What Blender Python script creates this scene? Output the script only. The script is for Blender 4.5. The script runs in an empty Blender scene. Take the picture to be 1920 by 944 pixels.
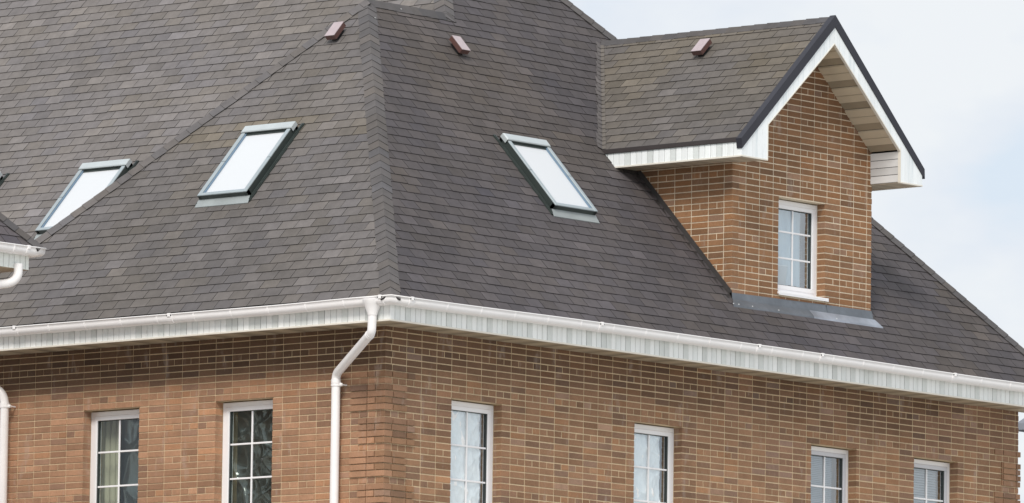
import bpy, math, random
from math import radians, sin, cos, sqrt, pi
from mathutils import Vector as V, Matrix
rnd = random.Random(7)
sc = bpy.context.scene
col = sc.collection

# ------------------------------------------------------------------ camera
R_ = V((0.647952, -0.761561, 0.013523)); U_ = V((-0.096625, -0.064574, 0.993224)); F_ = V((0.755527, 0.644868, 0.115427))
CAM = V((-66.79103, -58.861198, -9.739572))
cd = bpy.data.cameras.new('camera'); cam = bpy.data.objects.new('camera', cd); col.objects.link(cam)
cd.sensor_width = 36.0; cd.lens = 14911.268 / 1920 * 36.0
cd.clip_start = 1.0; cd.clip_end = 6000
m = Matrix((R_, U_, -F_)).transposed().to_4x4(); m.translation = CAM
cam.matrix_world = m
sc.camera = cam

# ------------------------------------------------------------------ light
SUN_EL, SUN_AZ = radians(45), radians(207)     # azimuth of the sun measured from +X towards +Y
w = bpy.data.worlds.new('World'); sc.world = w; w.use_nodes = True
nt = w.node_tree; nt.nodes.clear()
def N(tree, typ, **k):
    n = tree.nodes.new(typ)
    for a, b in k.items(): setattr(n, a, b)
    return n
out = N(nt, 'ShaderNodeOutputWorld'); bg = N(nt, 'ShaderNodeBackground'); bg.inputs[1].default_value = 0.0592
sky = N(nt, 'ShaderNodeTexSky', sky_type='NISHITA'); sky.sun_disc = False
sky.sun_elevation = SUN_EL; sky.sun_rotation = pi/2 - SUN_AZ
tc = N(nt, 'ShaderNodeTexCoord')
mp = N(nt, 'ShaderNodeMapping'); mp.inputs['Scale'].default_value = (1, 1, 1.9); mp.inputs['Location'].default_value = (0.31, 0.12, 0.077)
nz = N(nt, 'ShaderNodeTexNoise'); nz.inputs['Scale'].default_value = 17; nz.inputs['Detail'].default_value = 5; nz.inputs['Roughness'].default_value = 0.55
rp = N(nt, 'ShaderNodeValToRGB')
rp.color_ramp.elements[0].position = 0.38; rp.color_ramp.elements[0].color = (7.1, 8.0, 9.0, 1)
rp.color_ramp.elements[1].position = 0.58; rp.color_ramp.elements[1].color = (8.7, 8.95, 9.2, 1)
e = rp.color_ramp.elements.new(0.47); e.color = (7.9, 8.35, 9.0, 1)
mx = N(nt, 'ShaderNodeMix', data_type='RGBA'); mx.inputs[0].default_value = 0.93
L = nt.links.new
L(tc.outputs['Generated'], mp.inputs[0]); L(mp.outputs[0], nz.inputs[0]); L(nz.outputs[0], rp.inputs[0])
L(sky.outputs[0], mx.inputs[6]); L(rp.outputs[0], mx.inputs[7]); L(mx.outputs[2], bg.inputs[0]); L(bg.outputs[0], out.inputs[0])
sd = bpy.data.lights.new('sun', 'SUN'); sd.energy = 1.5; sd.angle = radians(20); sd.color = (1.0, 0.95, 0.88)
so = bpy.data.objects.new('sun', sd); col.objects.link(so)
sdir = V((cos(SUN_EL)*cos(SUN_AZ), cos(SUN_EL)*sin(SUN_AZ), sin(SUN_EL)))
so.rotation_euler = sdir.to_track_quat('Z', 'Y').to_euler(); so.location = sdir*50
sc.view_settings.view_transform = 'Standard'; sc.view_settings.look = 'None'
sc.view_settings.exposure = 0.80; sc.view_settings.gamma = 1.0
sc.view_settings.use_curve_mapping = False

# ------------------------------------------------------------------ materials
def mat(name, base=(.5, .5, .5), rough=.7, tint=False, noise=None, bump=None, metallic=0., spec=.5, coat=0., streak=None):
    """noise=(scale, amount): brightness mottling; bump=(scale, strength, distance)."""
    m = bpy.data.materials.new(name); m.use_nodes = True; t = m.node_tree; p = t.nodes['Principled BSDF']
    p.inputs['Roughness'].default_value = rough; p.inputs['Metallic'].default_value = metallic
    p.inputs['Specular IOR Level'].default_value = spec; p.inputs['Coat Weight'].default_value = coat
    geo = N(t, 'ShaderNodeNewGeometry')
    if tint:
        a = N(t, 'ShaderNodeAttribute'); a.attribute_name = 'tint'; c = a.outputs['Vector']
    else:
        rgb = N(t, 'ShaderNodeRGB'); rgb.outputs[0].default_value = (*base, 1); c = rgb.outputs[0]
    if noise:
        for sc_, am in (noise if isinstance(noise[0], tuple) else (noise,)):
            n = N(t, 'ShaderNodeTexNoise'); n.inputs['Scale'].default_value = sc_; n.inputs['Detail'].default_value = 5
            t.links.new(geo.outputs['Position'], n.inputs['Vector'])
            mr = N(t, 'ShaderNodeMapRange'); mr.inputs['From Min'].default_value = .25; mr.inputs['From Max'].default_value = .75
            mr.inputs['To Min'].default_value = 1-am; mr.inputs['To Max'].default_value = 1+am
            t.links.new(n.outputs[0], mr.inputs[0])
            vm = N(t, 'ShaderNodeVectorMath', operation='SCALE'); t.links.new(c, vm.inputs[0]); t.links.new(mr.outputs[0], vm.inputs['Scale']); c = vm.outputs[0]
    if streak:   # (scale vector, threshold, colour, strength): stains with their own shape
        mpn = N(t, 'ShaderNodeMapping'); mpn.inputs['Scale'].default_value = streak[0]; t.links.new(geo.outputs['Position'], mpn.inputs[0])
        n = N(t, 'ShaderNodeTexNoise'); n.inputs['Scale'].default_value = 1; n.inputs['Detail'].default_value = 6; n.inputs['Roughness'].default_value = .65
        t.links.new(mpn.outputs[0], n.inputs[0])
        mr = N(t, 'ShaderNodeMapRange'); mr.inputs['From Min'].default_value = streak[1]; mr.inputs['From Max'].default_value = streak[1]+.16
        mr.inputs['To Max'].default_value = streak[3]; t.links.new(n.outputs[0], mr.inputs[0])
        mi = N(t, 'ShaderNodeMix', data_type='RGBA'); t.links.new(mr.outputs[0], mi.inputs[0]); t.links.new(c, mi.inputs[6]); mi.inputs[7].default_value = (*streak[2], 1); c = mi.outputs[2]
    t.links.new(c, p.inputs['Base Color'])
    if bump:
        n = N(t, 'ShaderNodeTexNoise'); n.inputs['Scale'].default_value = bump[0]; n.inputs['Detail'].default_value = 4
        t.links.new(geo.outputs['Position'], n.inputs['Vector'])
        b = N(t, 'ShaderNodeBump'); b.inputs['Strength'].default_value = bump[1]; b.inputs['Distance'].default_value = bump[2]
        t.links.new(n.outputs[0], b.inputs['Height']); t.links.new(b.outputs[0], p.inputs['Normal'])
    return m
M = {}
M['shingle'] = mat('asphalt_shingle', rough=.82, tint=True, noise=((9, .13), (260, .16), (1.1, .10)), bump=(420, .35, .002), spec=.42)
M['butt'] = mat('shingle_edge', (.028, .026, .026), .95)
M['brick'] = mat('brick', rough=.85, tint=True, noise=((45, .13), (6, .10), (.9, .07)), bump=(160, .5, .003), spec=.25, streak=((5.5, 5.5, 1.6), .58, (.50, .43, .38), .5))
M['mortar'] = mat('mortar', (.62, .48, .31), .95, noise=((30, .12), (3, .10)), bump=(120, .5, .003))
M['mortarD'] = mat('pale_mortar', (.72, .61, .46), .95, noise=((30, .12), (3, .10)), bump=(120, .5, .003))
M['pvc'] = mat('white_gutter_plastic', (.88, .855, .85), .34, noise=((2.2, .035), (25, .02)), spec=.5)
M['panel'] = mat('white_vinyl_panel', rough=.5, tint=True, noise=((3, .03), (40, .02)), streak=((16, 16, 1.2), .56, (.50, .52, .46), .26))
M['barge'] = mat('white_barge_panel', rough=.5, tint=True, noise=((3, .03), (40, .02)), streak=((11, 11, .9), .52, (.50, .60, .64), .5))
M['soffit'] = mat('soffit_panel', rough=.6, tint=True, noise=(5, .06))
M['trim'] = mat('cream_trim', (.76, .72, .64), .5)
M['drip'] = mat('dark_metal_drip_edge', (.030, .030, .040), .5, noise=(3, .1), spec=.35)
M['drip2'] = mat('brown_metal_drip_edge', (.05, .042, .042), .5, noise=(3, .1), spec=.35)
M['apron2'] = mat('pale_metal_apron', (.38, .40, .44), .32, noise=((2.5, .3), (14, .1)), metallic=.75, bump=(3.5, .5, .02))  # right part of the apron, paler and more metallic than the left
M['flash'] = mat('grey_metal_flashing', (.13, .145, .165), .38, noise=((2.5, .2), (14, .12)), metallic=.2, spec=.5, bump=(3.5, .5, .02))
M['flashd'] = mat('dark_metal_flashing', (.045, .04, .038), .6, noise=(6, .2))
M['frame'] = mat('white_window_frame', (.90, .89, .90), .35)
M['frameg'] = mat('grey_window_frame', (.62, .62, .65), .4)
M['bead'] = mat('glazing_gasket', (.05, .06, .06), .6)
M['sky_metal'] = mat('skylight_metal', (.36, .41, .43), .35, metallic=.2, noise=(5, .08))
M['sky_cover'] = mat('skylight_cover', (.47, .51, .52), .35, metallic=.1, noise=(5, .07))
M['sky_dark'] = mat('skylight_side_metal', (.035, .045, .042), .4, noise=(6, .15))
M['sky_blue'] = mat('skylight_inner_profile', (.16, .24, .33), .35)
M['apron'] = mat('skylight_apron', (.34, .37, .37), .4, metallic=.2, noise=(4, .15))
M['vent_sheen'] = mat('vent_top_sky_sheen', (.42, .34, .35), .25, noise=(14, .08), spec=.8)  # sky reflection on top of the brown vent, put into a paler colour
M['vent'] = mat('brown_vent_metal', (.11, .055, .048), .3, noise=(12, .15), spec=.6, coat=.15)
M['dark'] = mat('dark_void', (.012, .012, .013), .9)
M['screw'] = mat('screw_head', (.8, .8, .8), .3, metallic=.6)
M['room'] = mat('room_plaster', (.34, .34, .33), .9)
M['blind'] = mat('grey_blind', (.50, .52, .53), .6)
M['curtain'] = mat('yellow_curtain', (.44, .40, .30), .8)
M['net'] = mat('sky_tinted_net_curtain', (.66, .75, .81), .8)  # blue of the reflected sky put into the white net's colour
M['plastic'] = mat('white_bucket_plastic', (.82, .84, .85), .4)
M['ground'] = mat('ground_grass_and_gravel', (.47, .46, .43), .95, noise=((.3, .15), (4, .2)))
M['slate'] = mat('neighbour_roof', (.20, .21, .24), .8, noise=(5, .1))
M['render'] = mat('neighbour_render', (.66, .65, .62), .9, noise=(2, .05))

def skypane():
    m = bpy.data.materials.new('skylight_glass'); m.use_nodes = True; t = m.node_tree; p = t.nodes['Principled BSDF']
    p.inputs['Base Color'].default_value = (.64, .655, .67, 1); p.inputs['Roughness'].default_value = .55
    p.inputs['Coat Weight'].default_value = 1.0; p.inputs['Coat Roughness'].default_value = .03; p.inputs['Coat IOR'].default_value = 1.6
    return m
M['skypane'] = skypane()
def glass(nm, base, tint):
    m = bpy.data.materials.new(nm); m.use_nodes = True; t = m.node_tree; t.nodes.clear()
    o = N(t, 'ShaderNodeOutputMaterial'); tr = N(t, 'ShaderNodeBsdfTransparent'); tr.inputs[0].default_value = tint
    gl = N(t, 'ShaderNodeBsdfGlossy'); gl.inputs['Roughness'].default_value = .02; gl.inputs[0].default_value = (.93, .97, 1, 1)
    lw = N(t, 'ShaderNodeLayerWeight'); lw.inputs[0].default_value = .5; pw = N(t, 'ShaderNodeMath', operation='POWER'); pw.inputs[1].default_value = 4; t.links.new(lw.outputs['Facing'], pw.inputs[0]); fr = N(t, 'ShaderNodeMath', operation='MULTIPLY_ADD'); t.links.new(pw.outputs[0], fr.inputs[0]); fr.inputs[1].default_value = .85; fr.inputs[2].default_value = base
    geo = N(t, 'ShaderNodeNewGeometry'); nz = N(t, 'ShaderNodeTexNoise'); nz.inputs['Scale'].default_value = 1.7
    b = N(t, 'ShaderNodeBump'); b.inputs['Strength'].default_value = .12; b.inputs['Distance'].default_value = .02
    t.links.new(geo.outputs['Position'], nz.inputs[0]); t.links.new(nz.outputs[0], b.inputs['Height']); t.links.new(b.outputs[0], gl.inputs['Normal'])
    mi = N(t, 'ShaderNodeMixShader'); t.links.new(fr.outputs[0], mi.inputs[0]); t.links.new(tr.outputs[0], mi.inputs[1]); t.links.new(gl.outputs[0], mi.inputs[2]); t.links.new(mi.outputs[0], o.inputs[0])
    return m
M['glass'] = glass('window_glass', .055, (.86, .93, .90, 1))
M['glassc'] = glass('coated_window_glass', .26, (.95, .98, .98, 1))
M['glassb'] = glass('bluish_window_glass', .34, (.85, .92, .95, 1))
def film(name, opacity, colr, gloss):
    m = bpy.data.materials.new(name); m.use_nodes = True; t = m.node_tree; t.nodes.clear()
    o = N(t, 'ShaderNodeOutputMaterial'); tr = N(t, 'ShaderNodeBsdfTransparent'); di = N(t, 'ShaderNodeBsdfDiffuse'); di.inputs[0].default_value = (*colr, 1)
    gl = N(t, 'ShaderNodeBsdfGlossy'); gl.inputs['Roughness'].default_value = .16
    m1 = N(t, 'ShaderNodeMixShader'); m1.inputs[0].default_value = opacity; t.links.new(tr.outputs[0], m1.inputs[1]); t.links.new(di.outputs[0], m1.inputs[2])
    m2 = N(t, 'ShaderNodeMixShader'); m2.inputs[0].default_value = gloss; t.links.new(m1.outputs[0], m2.inputs[1]); t.links.new(gl.outputs[0], m2.inputs[2]); t.links.new(m2.outputs[0], o.inputs[0])
    return m
M['film_white'] = film('white_plastic_film', .98, (.97, .98, .98), .14)
M['film_clear'] = film('clear_plastic_film', .05, (.6, .68, .68), .14)
def brick_tex():
    m = bpy.data.materials.new('brick_lower_wall'); m.use_nodes = True; t = m.node_tree; p = t.nodes['Principled BSDF']; p.inputs['Roughness'].default_value = .9
    geo = N(t, 'ShaderNodeNewGeometry'); sp = N(t, 'ShaderNodeSeparateXYZ'); ad = N(t, 'ShaderNodeMath', operation='ADD'); cb = N(t, 'ShaderNodeCombineXYZ')
    t.links.new(geo.outputs['Position'], sp.inputs[0]); t.links.new(sp.outputs[0], ad.inputs[0]); t.links.new(sp.outputs[1], ad.inputs[1])
    t.links.new(ad.outputs[0], cb.inputs[0]); t.links.new(sp.outputs[2], cb.inputs[1])
    b = N(t, 'ShaderNodeTexBrick'); b.offset = 0; b.inputs['Scale'].default_value = 1; b.inputs['Brick Width'].default_value = .26; b.inputs['Row Height'].default_value = .075
    b.inputs['Mortar Size'].default_value = .005; b.inputs['Color1'].default_value = (.30, .16, .10, 1); b.inputs['Color2'].default_value = (.22, .115, .075, 1); b.inputs['Mortar'].default_value = (.5, .42, .3, 1)
    t.links.new(cb.outputs[0], b.inputs[0]); t.links.new(b.outputs[0], p.inputs['Base Color'])
    return m
M['brick_tex'] = brick_tex()

# ------------------------------------------------------------------ helpers
class MB:
    def __init__(s): s.v = []; s.f = []; s.m = []; s.t = []
    def face(s, pts, mi=0, tint=(.5, .5, .5)):
        b = len(s.v); s.v += [tuple(p) for p in pts]; s.f.append(tuple(range(b, b+len(pts)))); s.m.append(mi); s.t.append(tint)
    def faces(s, pts, idx, mi=0, tint=(.5, .5, .5)):
        b = len(s.v); s.v += [tuple(p) for p in pts]
        for f in idx: s.f.append(tuple(b+i for i in f)); s.m.append(mi); s.t.append(tint)
    def box(s, P, a0, a1, b0, b1, c0, c1, mi=0, tint=(.5, .5, .5), bev=0.):
        """box in the frame P(a,b,c); c1 is the outward face, optionally bevelled."""
        if bev:
            pts = [P(a, b, c0) for a, b in ((a0, b0), (a1, b0), (a1, b1), (a0, b1))]
            pts += [P(a, b, c1-bev) for a, b in ((a0, b0), (a1, b0), (a1, b1), (a0, b1))]
            pts += [P(a, b, c1) for a, b in ((a0+bev, b0+bev), (a1-bev, b0+bev), (a1-bev, b1-bev), (a0+bev, b1-bev))]
            idx = [(8, 9, 10, 11)]
            for k in (0, 4):
                for i in range(4): j = (i+1) % 4; idx.append((k+i, k+j, k+4+j, k+4+i))
        else:
            pts = [P(a, b, c) for c in (c0, c1) for a, b in ((a0, b0), (a1, b0), (a1, b1), (a0, b1))]
            idx = [(0, 3, 2, 1), (4, 5, 6, 7)] + [(i, (i+1) % 4, 4+(i+1) % 4, 4+i) for i in range(4)]
        s.faces(pts, idx, mi, tint)
    def sweep(s, rings, mi=0, tint=(.5, .5, .5), close=True, caps=False):
        n = len(rings[0]); b = len(s.v)
        for r in rings: s.v += [tuple(p) for p in r]
        for i in range(len(rings)-1):
            for j in range(n if close else n-1):
                k = (j+1) % n; s.f.append((b+i*n+j, b+i*n+k, b+(i+1)*n+k, b+(i+1)*n+j)); s.m.append(mi); s.t.append(tint)
        if caps:
            s.face(rings[0], mi, tint); s.face(rings[-1], mi, tint)      # own vertices: the caps stay flat
    def build(s, name, mats, parent=None, smooth=False, label=None):
        me = bpy.data.meshes.new(name); me.from_pydata(s.v, [], s.f)
        for x in (mats if isinstance(mats, (list, tuple)) else [mats]): me.materials.append(M[x])
        me.polygons.foreach_set('material_index', s.m)
        a = me.attributes.new('tint', 'FLOAT_VECTOR', 'FACE'); a.data.foreach_set('vector', [c for t in s.t for c in t[:3]])
        if smooth: me.polygons.foreach_set('use_smooth', [True]*len(s.f))
        me.update()
        o = bpy.data.objects.new(name, me); col.objects.link(o)
        if parent:
            o.parent = parent
            # every root stands at its own base; meshes are written in world coordinates
            if parent.get('base'): b = parent['base']; o.location = (-b[0], -b[1], -b[2])
        if label: o['label'] = label
        return o
def root(name, label, cat, loc, group=None):
    o = bpy.data.objects.new(name, None); col.objects.link(o); o.location = loc; o['base'] = list(loc)
    o['label'] = label; o['category'] = cat; o.empty_display_size = .3
    if group: o['group'] = group
    return o
def clip(poly, planes):
    """convex clip of 2D poly; planes: (a,b,c) keep a*u+b*v<=c"""
    for a, b, c in planes:
        res = []
        for i in range(len(poly)):
            p, q = poly[i], poly[(i+1) % len(poly)]
            dp = a*p[0]+b*p[1]-c; dq = a*q[0]+b*q[1]-c
            if dp <= 0: res.append(p)
            if dp*dq < 0: t = dp/(dp-dq); res.append((p[0]+t*(q[0]-p[0]), p[1]+t*(q[1]-p[1])))
        poly = res
        if len(poly) < 3: return []
    return poly
def halfplanes(pts):
    """pts: convex polygon in uv -> half planes"""
    ar = sum(pts[i][0]*pts[(i+1) % len(pts)][1]-pts[(i+1) % len(pts)][0]*pts[i][1] for i in range(len(pts)))
    if ar < 0: pts = pts[::-1]
    r = []
    for i in range(len(pts)):
        p, q = pts[i], pts[(i+1) % len(pts)]; a, b = q[1]-p[1], -(q[0]-p[0]); r.append((a, b, a*p[0]+b*p[1]))
    return r
def h2(i, j, s=0):
    x = sin(i*127.1+j*311.7+s*74.7)*43758.5453; return x-math.floor(x)
def vn(x, y, s=0):
    i, j = math.floor(x), math.floor(y); fx, fy = x-i, y-j; fx = fx*fx*(3-2*fx); fy = fy*fy*(3-2*fy)
    a = h2(i, j, s)*(1-fx)+h2(i+1, j, s)*fx; b = h2(i, j+1, s)*(1-fx)+h2(i+1, j+1, s)*fx
    return a*(1-fy)+b*fy
def frame(O, U, W, Nn):
    return lambda a, b, c: O+U*a+W*b+Nn*c
def sm(a, b, x): t = min(1, max(0, (x-a)/(b-a))); return t*t*(3-2*t)

K = 1.08686; E0 = -.587            # main roof pitch, eave line in plan
SL = sqrt(1+K*K)
EXPO, TABW = .1495, .257

def shingles(mb, P, regions, seed, v0, v1, u0, u1, tan=None, tone=1.0, phase=0., violet=0.):
    """P(u, v, h); regions: list of convex uv polygons. Each tab its own slab, lying like a course of strip shingles."""
    hps = [halfplanes(r) for r in regions]
    nr = int((v1-v0)/EXPO)+2
    for k in range(nr):
        vb = v0+k*EXPO; off = (k % 2)*TABW*.5+phase+rnd.uniform(-.012, .012)
        n0 = int((u0-off)/TABW)-1
        strip = 0
        for i in range(n0, int((u1-off)/TABW)+2):
            if strip <= 0: strip = 4; sj = rnd.uniform(-.004, .004); sbt = rnd.gauss(0, .05)
            strip -= 1
            ua = off+i*TABW+.0035; ub = off+(i+1)*TABW-.0035
            j = rnd.uniform(-.003, .003)+sj
            quad = [(ua, vb+j), (ub, vb+j+rnd.uniform(-.0015, .0015)), (ub, vb+EXPO+.012), (ua, vb+EXPO+.012)]
            uc = (ua+ub)/2
            g = .0165+0*k
            q = rnd.random(); br = 1+sbt*.5+rnd.gauss(0, .05)
            if q < .13: br *= 1.17
            elif q < .24: br *= .90
            br *= .90+.22*vn(uc*.55, vb*.55, seed)+.10*(vn(uc*1.7, vb*1.1, seed+5)-.5)
            hue = .15+.7*(vn(uc*1.3, vb*1.6, seed+2)-.5)+rnd.gauss(0, .20)
            c = [.134*(1+.06*hue), .122*(1+.015*hue), .119*(1-.11*hue)]
            if tan:
                tt = tan(uc, vb); c = [c[0]*(1+.22*tt), c[1]*(1+.13*tt), c[2]*(1-.12*tt)]
            c = [c[0]*(1+.02*violet)*br*tone, c[1]*(1-.03*violet)*br*tone, c[2]*(1+.07*violet)*br*tone]
            hb = .0085+rnd.uniform(-.0012, .0025); tilt = .0008
            for hp in hps:
                poly = clip(quad, hp)
                if not poly: continue
                top = [P(a, b, tilt+(hb-tilt)*max(0, 1-(b-vb)/(EXPO+.012))) for a, b in poly]
                bot = [P(a, b, -.002) for a, b in poly]
                mb.face(top, 0, c)
                n = len(top)
                for x in range(n):
                    y = (x+1) % n
                    mb.face([top[x], bot[x], bot[y], top[y]], 1, (0, 0, 0))
def capline(mb, A, B, d1, d2, wd=.15, step=.155, base=.010, tone=1.0, seed=1, s0=0.):
    """folded cap shingles from A (low) up to B, d1/d2 in-plane unit vectors down each side"""
    A, B = V(A), V(B); t = (B-A); Ln = t.length; t /= Ln
    n1 = t.cross(d1).normalized(); n1 = n1 if n1.z > 0 else -n1
    n2 = t.cross(d2).normalized(); n2 = n2 if n2.z > 0 else -n2
    nc = (n1+n2); nc = nc/ (nc.length**2/2)
    s = s0
    while s < Ln:
        e = min(Ln, s+step*1.35); h0 = base+.0065+rnd.uniform(-.001, .002); h1 = base+.001
        j = rnd.uniform(-.006, .006); j2 = rnd.uniform(-.006, .006)
        br = 1+rnd.gauss(0, .06)+.2*(vn(s*.8, seed, seed)-.5); hue = rnd.gauss(0, .3)
        c = [.136*(1+.06*hue)*br*tone, .124*br*tone, .121*(1-.10*hue)*br*tone]
        a = A+t*s; b = A+t*e
        p = [a+nc*h0, a+d1*(wd+j)+n1*(h0*.8)+t*.004, b+d1*(wd+j)+n1*(h1*.6), b+nc*h1, b+d2*(wd+j2)+n2*(h1*.6), a+d2*(wd+j2)+n2*(h0*.8)+t*.004]
        mb.faces(p, [(0, 1, 2, 3), (0, 3, 4, 5)], 0, c)
        g = [a-nc*.004, a+d1*(wd+j)-n1*.004, b+d1*(wd+j)-n1*.004, None, b+d2*(wd+j2)-n2*.004, a+d2*(wd+j2)-n2*.004]
        mb.face([p[0], p[1], g[1], g[0]], 1); mb.face([p[0], g[0], g[5], p[5]], 1)
        mb.face([p[1], p[2], g[2], g[1]], 1); mb.face([p[4], p[5], g[5], g[4]], 1)
        s += step+rnd.uniform(-.004, .004)
    return
def ortho(v, t): v = V(v); t = V(t).normalized(); v = v-t*v.dot(t); return v.normalized()

GZ = -11.35
house = root('brick_house', 'brown brick house with dark shingled hip roof, gabled dormer, skylights and white gutters', 'house', (6, 4, GZ))

# ================================================================== BRICKWORK
ZL = -.975                    # underside of the lintels
def brick_color(wall, u, z):
    # two brick batches: browner above the lintel band, more salmon below (left wall); right wall brown; under-eaves shade painted into the upper colour of both
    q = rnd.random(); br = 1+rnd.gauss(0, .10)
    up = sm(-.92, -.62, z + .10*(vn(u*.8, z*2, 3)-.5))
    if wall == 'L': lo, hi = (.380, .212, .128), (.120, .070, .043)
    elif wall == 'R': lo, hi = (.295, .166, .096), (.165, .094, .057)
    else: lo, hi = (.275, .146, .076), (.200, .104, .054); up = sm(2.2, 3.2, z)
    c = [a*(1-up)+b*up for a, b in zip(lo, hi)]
    pt = vn(u*1.1, z*1.6, 11)+.45*(vn(u*3.1, z*5, 12)-.5)
    if pt > .62 and wall != 'D': g = min(1, (pt-.62)*4); c = [x*(1-g)+y*g for x, y in zip(c, (.27, .155, .098))]
    if q < .10: c = [c[0]*.80, c[1]*.84, c[2]*.92]
    elif q < .19: c = [c[0]*1.12, c[1]*1.06, c[2]*.98]
    elif q < .24 and wall != 'L': c = [c[0]*1.0+.03, c[1]*1.0+.035, c[2]*1.0+.04]
    return tuple(x*br for x in c)
def bricks(mb, P, u0, u1, z0, z1, phase, wall, holes=(), q0=None, q1=None, wrap0=None, wrap1=None, mask=None, proud=.0045, wide=.26):
    """P(u, z, d). Stack-bonded stretchers with every fifth course of headers; holes=(ua,ub,za,zb)."""
    k0 = int(math.floor((z0-ZL)/.075))
    k = k0
    while ZL+k*.075 < z1-.01:
        za = ZL+k*.075; zb = min(za+(.0638 if wall == 'L' else .0625), z1); k += 1
        if za+.02 < z0: continue
        kk = k-1
        header = (kk % 5) == 1
        blk = (kk-2)//5                        # which quoin block
        hl = kk in (0,) and holes              # lintel course
        pitch = wide/2 if header else wide
        ph = phase
        joints = []
        n = int((u0-ph)/pitch)-1
        while ph+n*pitch < u1+pitch: joints.append(ph+n*pitch); n += 1
        ivs = []
        for a, b in zip(joints, joints[1:]):
            ivs.append([a+(.010 if wall == 'L' else .0125), b])
        # corners: courses wrap alternately
        s0 = u0 if wrap0 is None else (u0-wrap0[0] if (kk % 2) == wrap0[1] else u0+.13)
        s1 = u1 if wrap1 is None else (u1+wrap1[0] if (kk % 2) == wrap1[1] else u1-.0)
        res = []
        for a, b in ivs:
            a2, b2 = max(a, s0), min(b, s1)
            if b2-a2 < .035:
                if b2-a2 > 0 and res and a2-res[-1][1] < .03: res[-1][1] = b2
                continue
            res.append([a2, b2])
        if res:
            if res[0][0]-s0 > .0005: res.insert(0, [s0, res[0][0]-.01]) if res[0][0]-s0 > .05 else res[0].__setitem__(0, s0)
            if s1-res[-1][1] > .005: res[-1][1] = s1
        hs = [h for h in holes if h[2] < (za+zb)/2 < h[3]]
        final = []
        for a, b in res:
            segs = [(a, b, 0)]
            for (ha, hb, _, _) in hs:
                ns = []
                for (x, y, fl) in segs:
                    if y <= ha or x >= hb: ns.append((x, y, fl)); continue
                    if x < ha-.02: ns.append((x, ha+.004, fl | 1))
                    if y > hb+.02: ns.append((hb-.004, y, fl | 2))
                segs = ns
            final += segs
        fx = []
        for a, b, fl in final:
            for (ha, hb, _, _) in hs:
                if hb-.006 < a < hb+.06: a = hb-.004; fl |= 2
                if ha-.06 < b < ha+.006: b = ha+.004; fl |= 1
                if a > hb and a-.062 < hb and not fl & 2: a = hb-.004; fl |= 2
            if fx and a < fx[-1][1]: 
                if b-a < .07: fx[-1][1] = max(fx[-1][1], b); fx[-1][2] |= fl; continue
                if fx[-1][1]-fx[-1][0] < .07: fx[-1] = [fx[-1][0], b, fl | fx[-1][2]]; continue
            fx.append([a, b, fl])
        final = fx
        for q, W0, sg in ((q0, u0, 1), (q1, u1, -1)):
            if q and not header and kk < 3:
                W = W0+sg*(q[0] if blk % 2 else q[1]); ns = []
                for a, b, fl in final:
                    if a < W-.03 and b > W+.03: ns += [[a, W-.005, fl & 1], [W+.005, b, fl & 2]]
                    else: ns.append([a, b, fl])
                final = ns
        for a, b, fl in final:
            if b-a < .02: continue
            # join a sliver next to an opening
            pr = proud+(.0015 if wall == 'L' else 0)+rnd.uniform(-.0015, .002)
            um = (a+b)/2
            def inq(q, d, t): return d < (q[0] if t % 2 else q[1])
            if not header and kk < 3:
                if q0 and inq(q0, b-u0-.02, blk): pr += .019
                if q1 and inq(q1, u1-a-.02, blk): pr += .019
            aa, bb = a, b
            if pr > .02:
                if q0 and abs(a-(u0-(wrap0[0] if wrap0 else 0))) < .02: aa = a-.019
                if q1 and b > u1-.02: bb = b+.022
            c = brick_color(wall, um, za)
            zj = rnd.uniform(-.001, .001)
            if mask:
                poly = clip([(aa, za+zj), (bb, za+zj), (bb, zb+zj), (aa, zb+zj)], mask)
                if len(poly) < 3: continue
                fr = [P(x, y, pr) for x, y in poly]; bk = [P(x, y, -.02) for x, y in poly]
                mb.face(fr, 0, c)
                for i in range(len(poly)): j = (i+1) % len(poly); mb.face([fr[i], bk[i], bk[j], fr[j]], 0, c)
                continue
            depth = -.115 if fl or aa < u0+.02 or bb > u1-.02 else -.02
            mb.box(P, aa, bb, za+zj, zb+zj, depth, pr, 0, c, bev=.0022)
def backing(mb, P, u0, u1, z0, z1, holes, th=.38, reveal=.12, mi=0):
    us = sorted({u0, u1, *[h[0] for h in holes], *[h[1] for h in holes]}); zs = sorted({z0, z1, *[h[2] for h in holes], *[h[3] for h in holes]})
    for a, b in zip(us, us[1:]):
        for c, d in zip(zs, zs[1:]):
            um, zm = (a+b)/2, (c+d)/2
            if any(h[0] < um < h[1] and h[2] < zm < h[3] for h in holes): continue
            mb.face([P(a, c, 0), P(b, c, 0), P(b, d, 0), P(a, d, 0)], mi)
            mb.face([P(a, c, -th), P(a, d, -th), P(b, d, -th), P(b, c, -th)], mi)
    for h in holes:
        a, b, c, d = h
        for q in ([(a, c), (a, d)], [(b, c), (b, d)], [(a, c), (b, c)], [(a, d), (b, d)]):
            (x0, y0), (x1, y1) = q
            mb.face([P(x0, y0, 0), P(x1, y1, 0), P(x1, y1, -th), P(x0, y0, -th)], mi)

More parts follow.
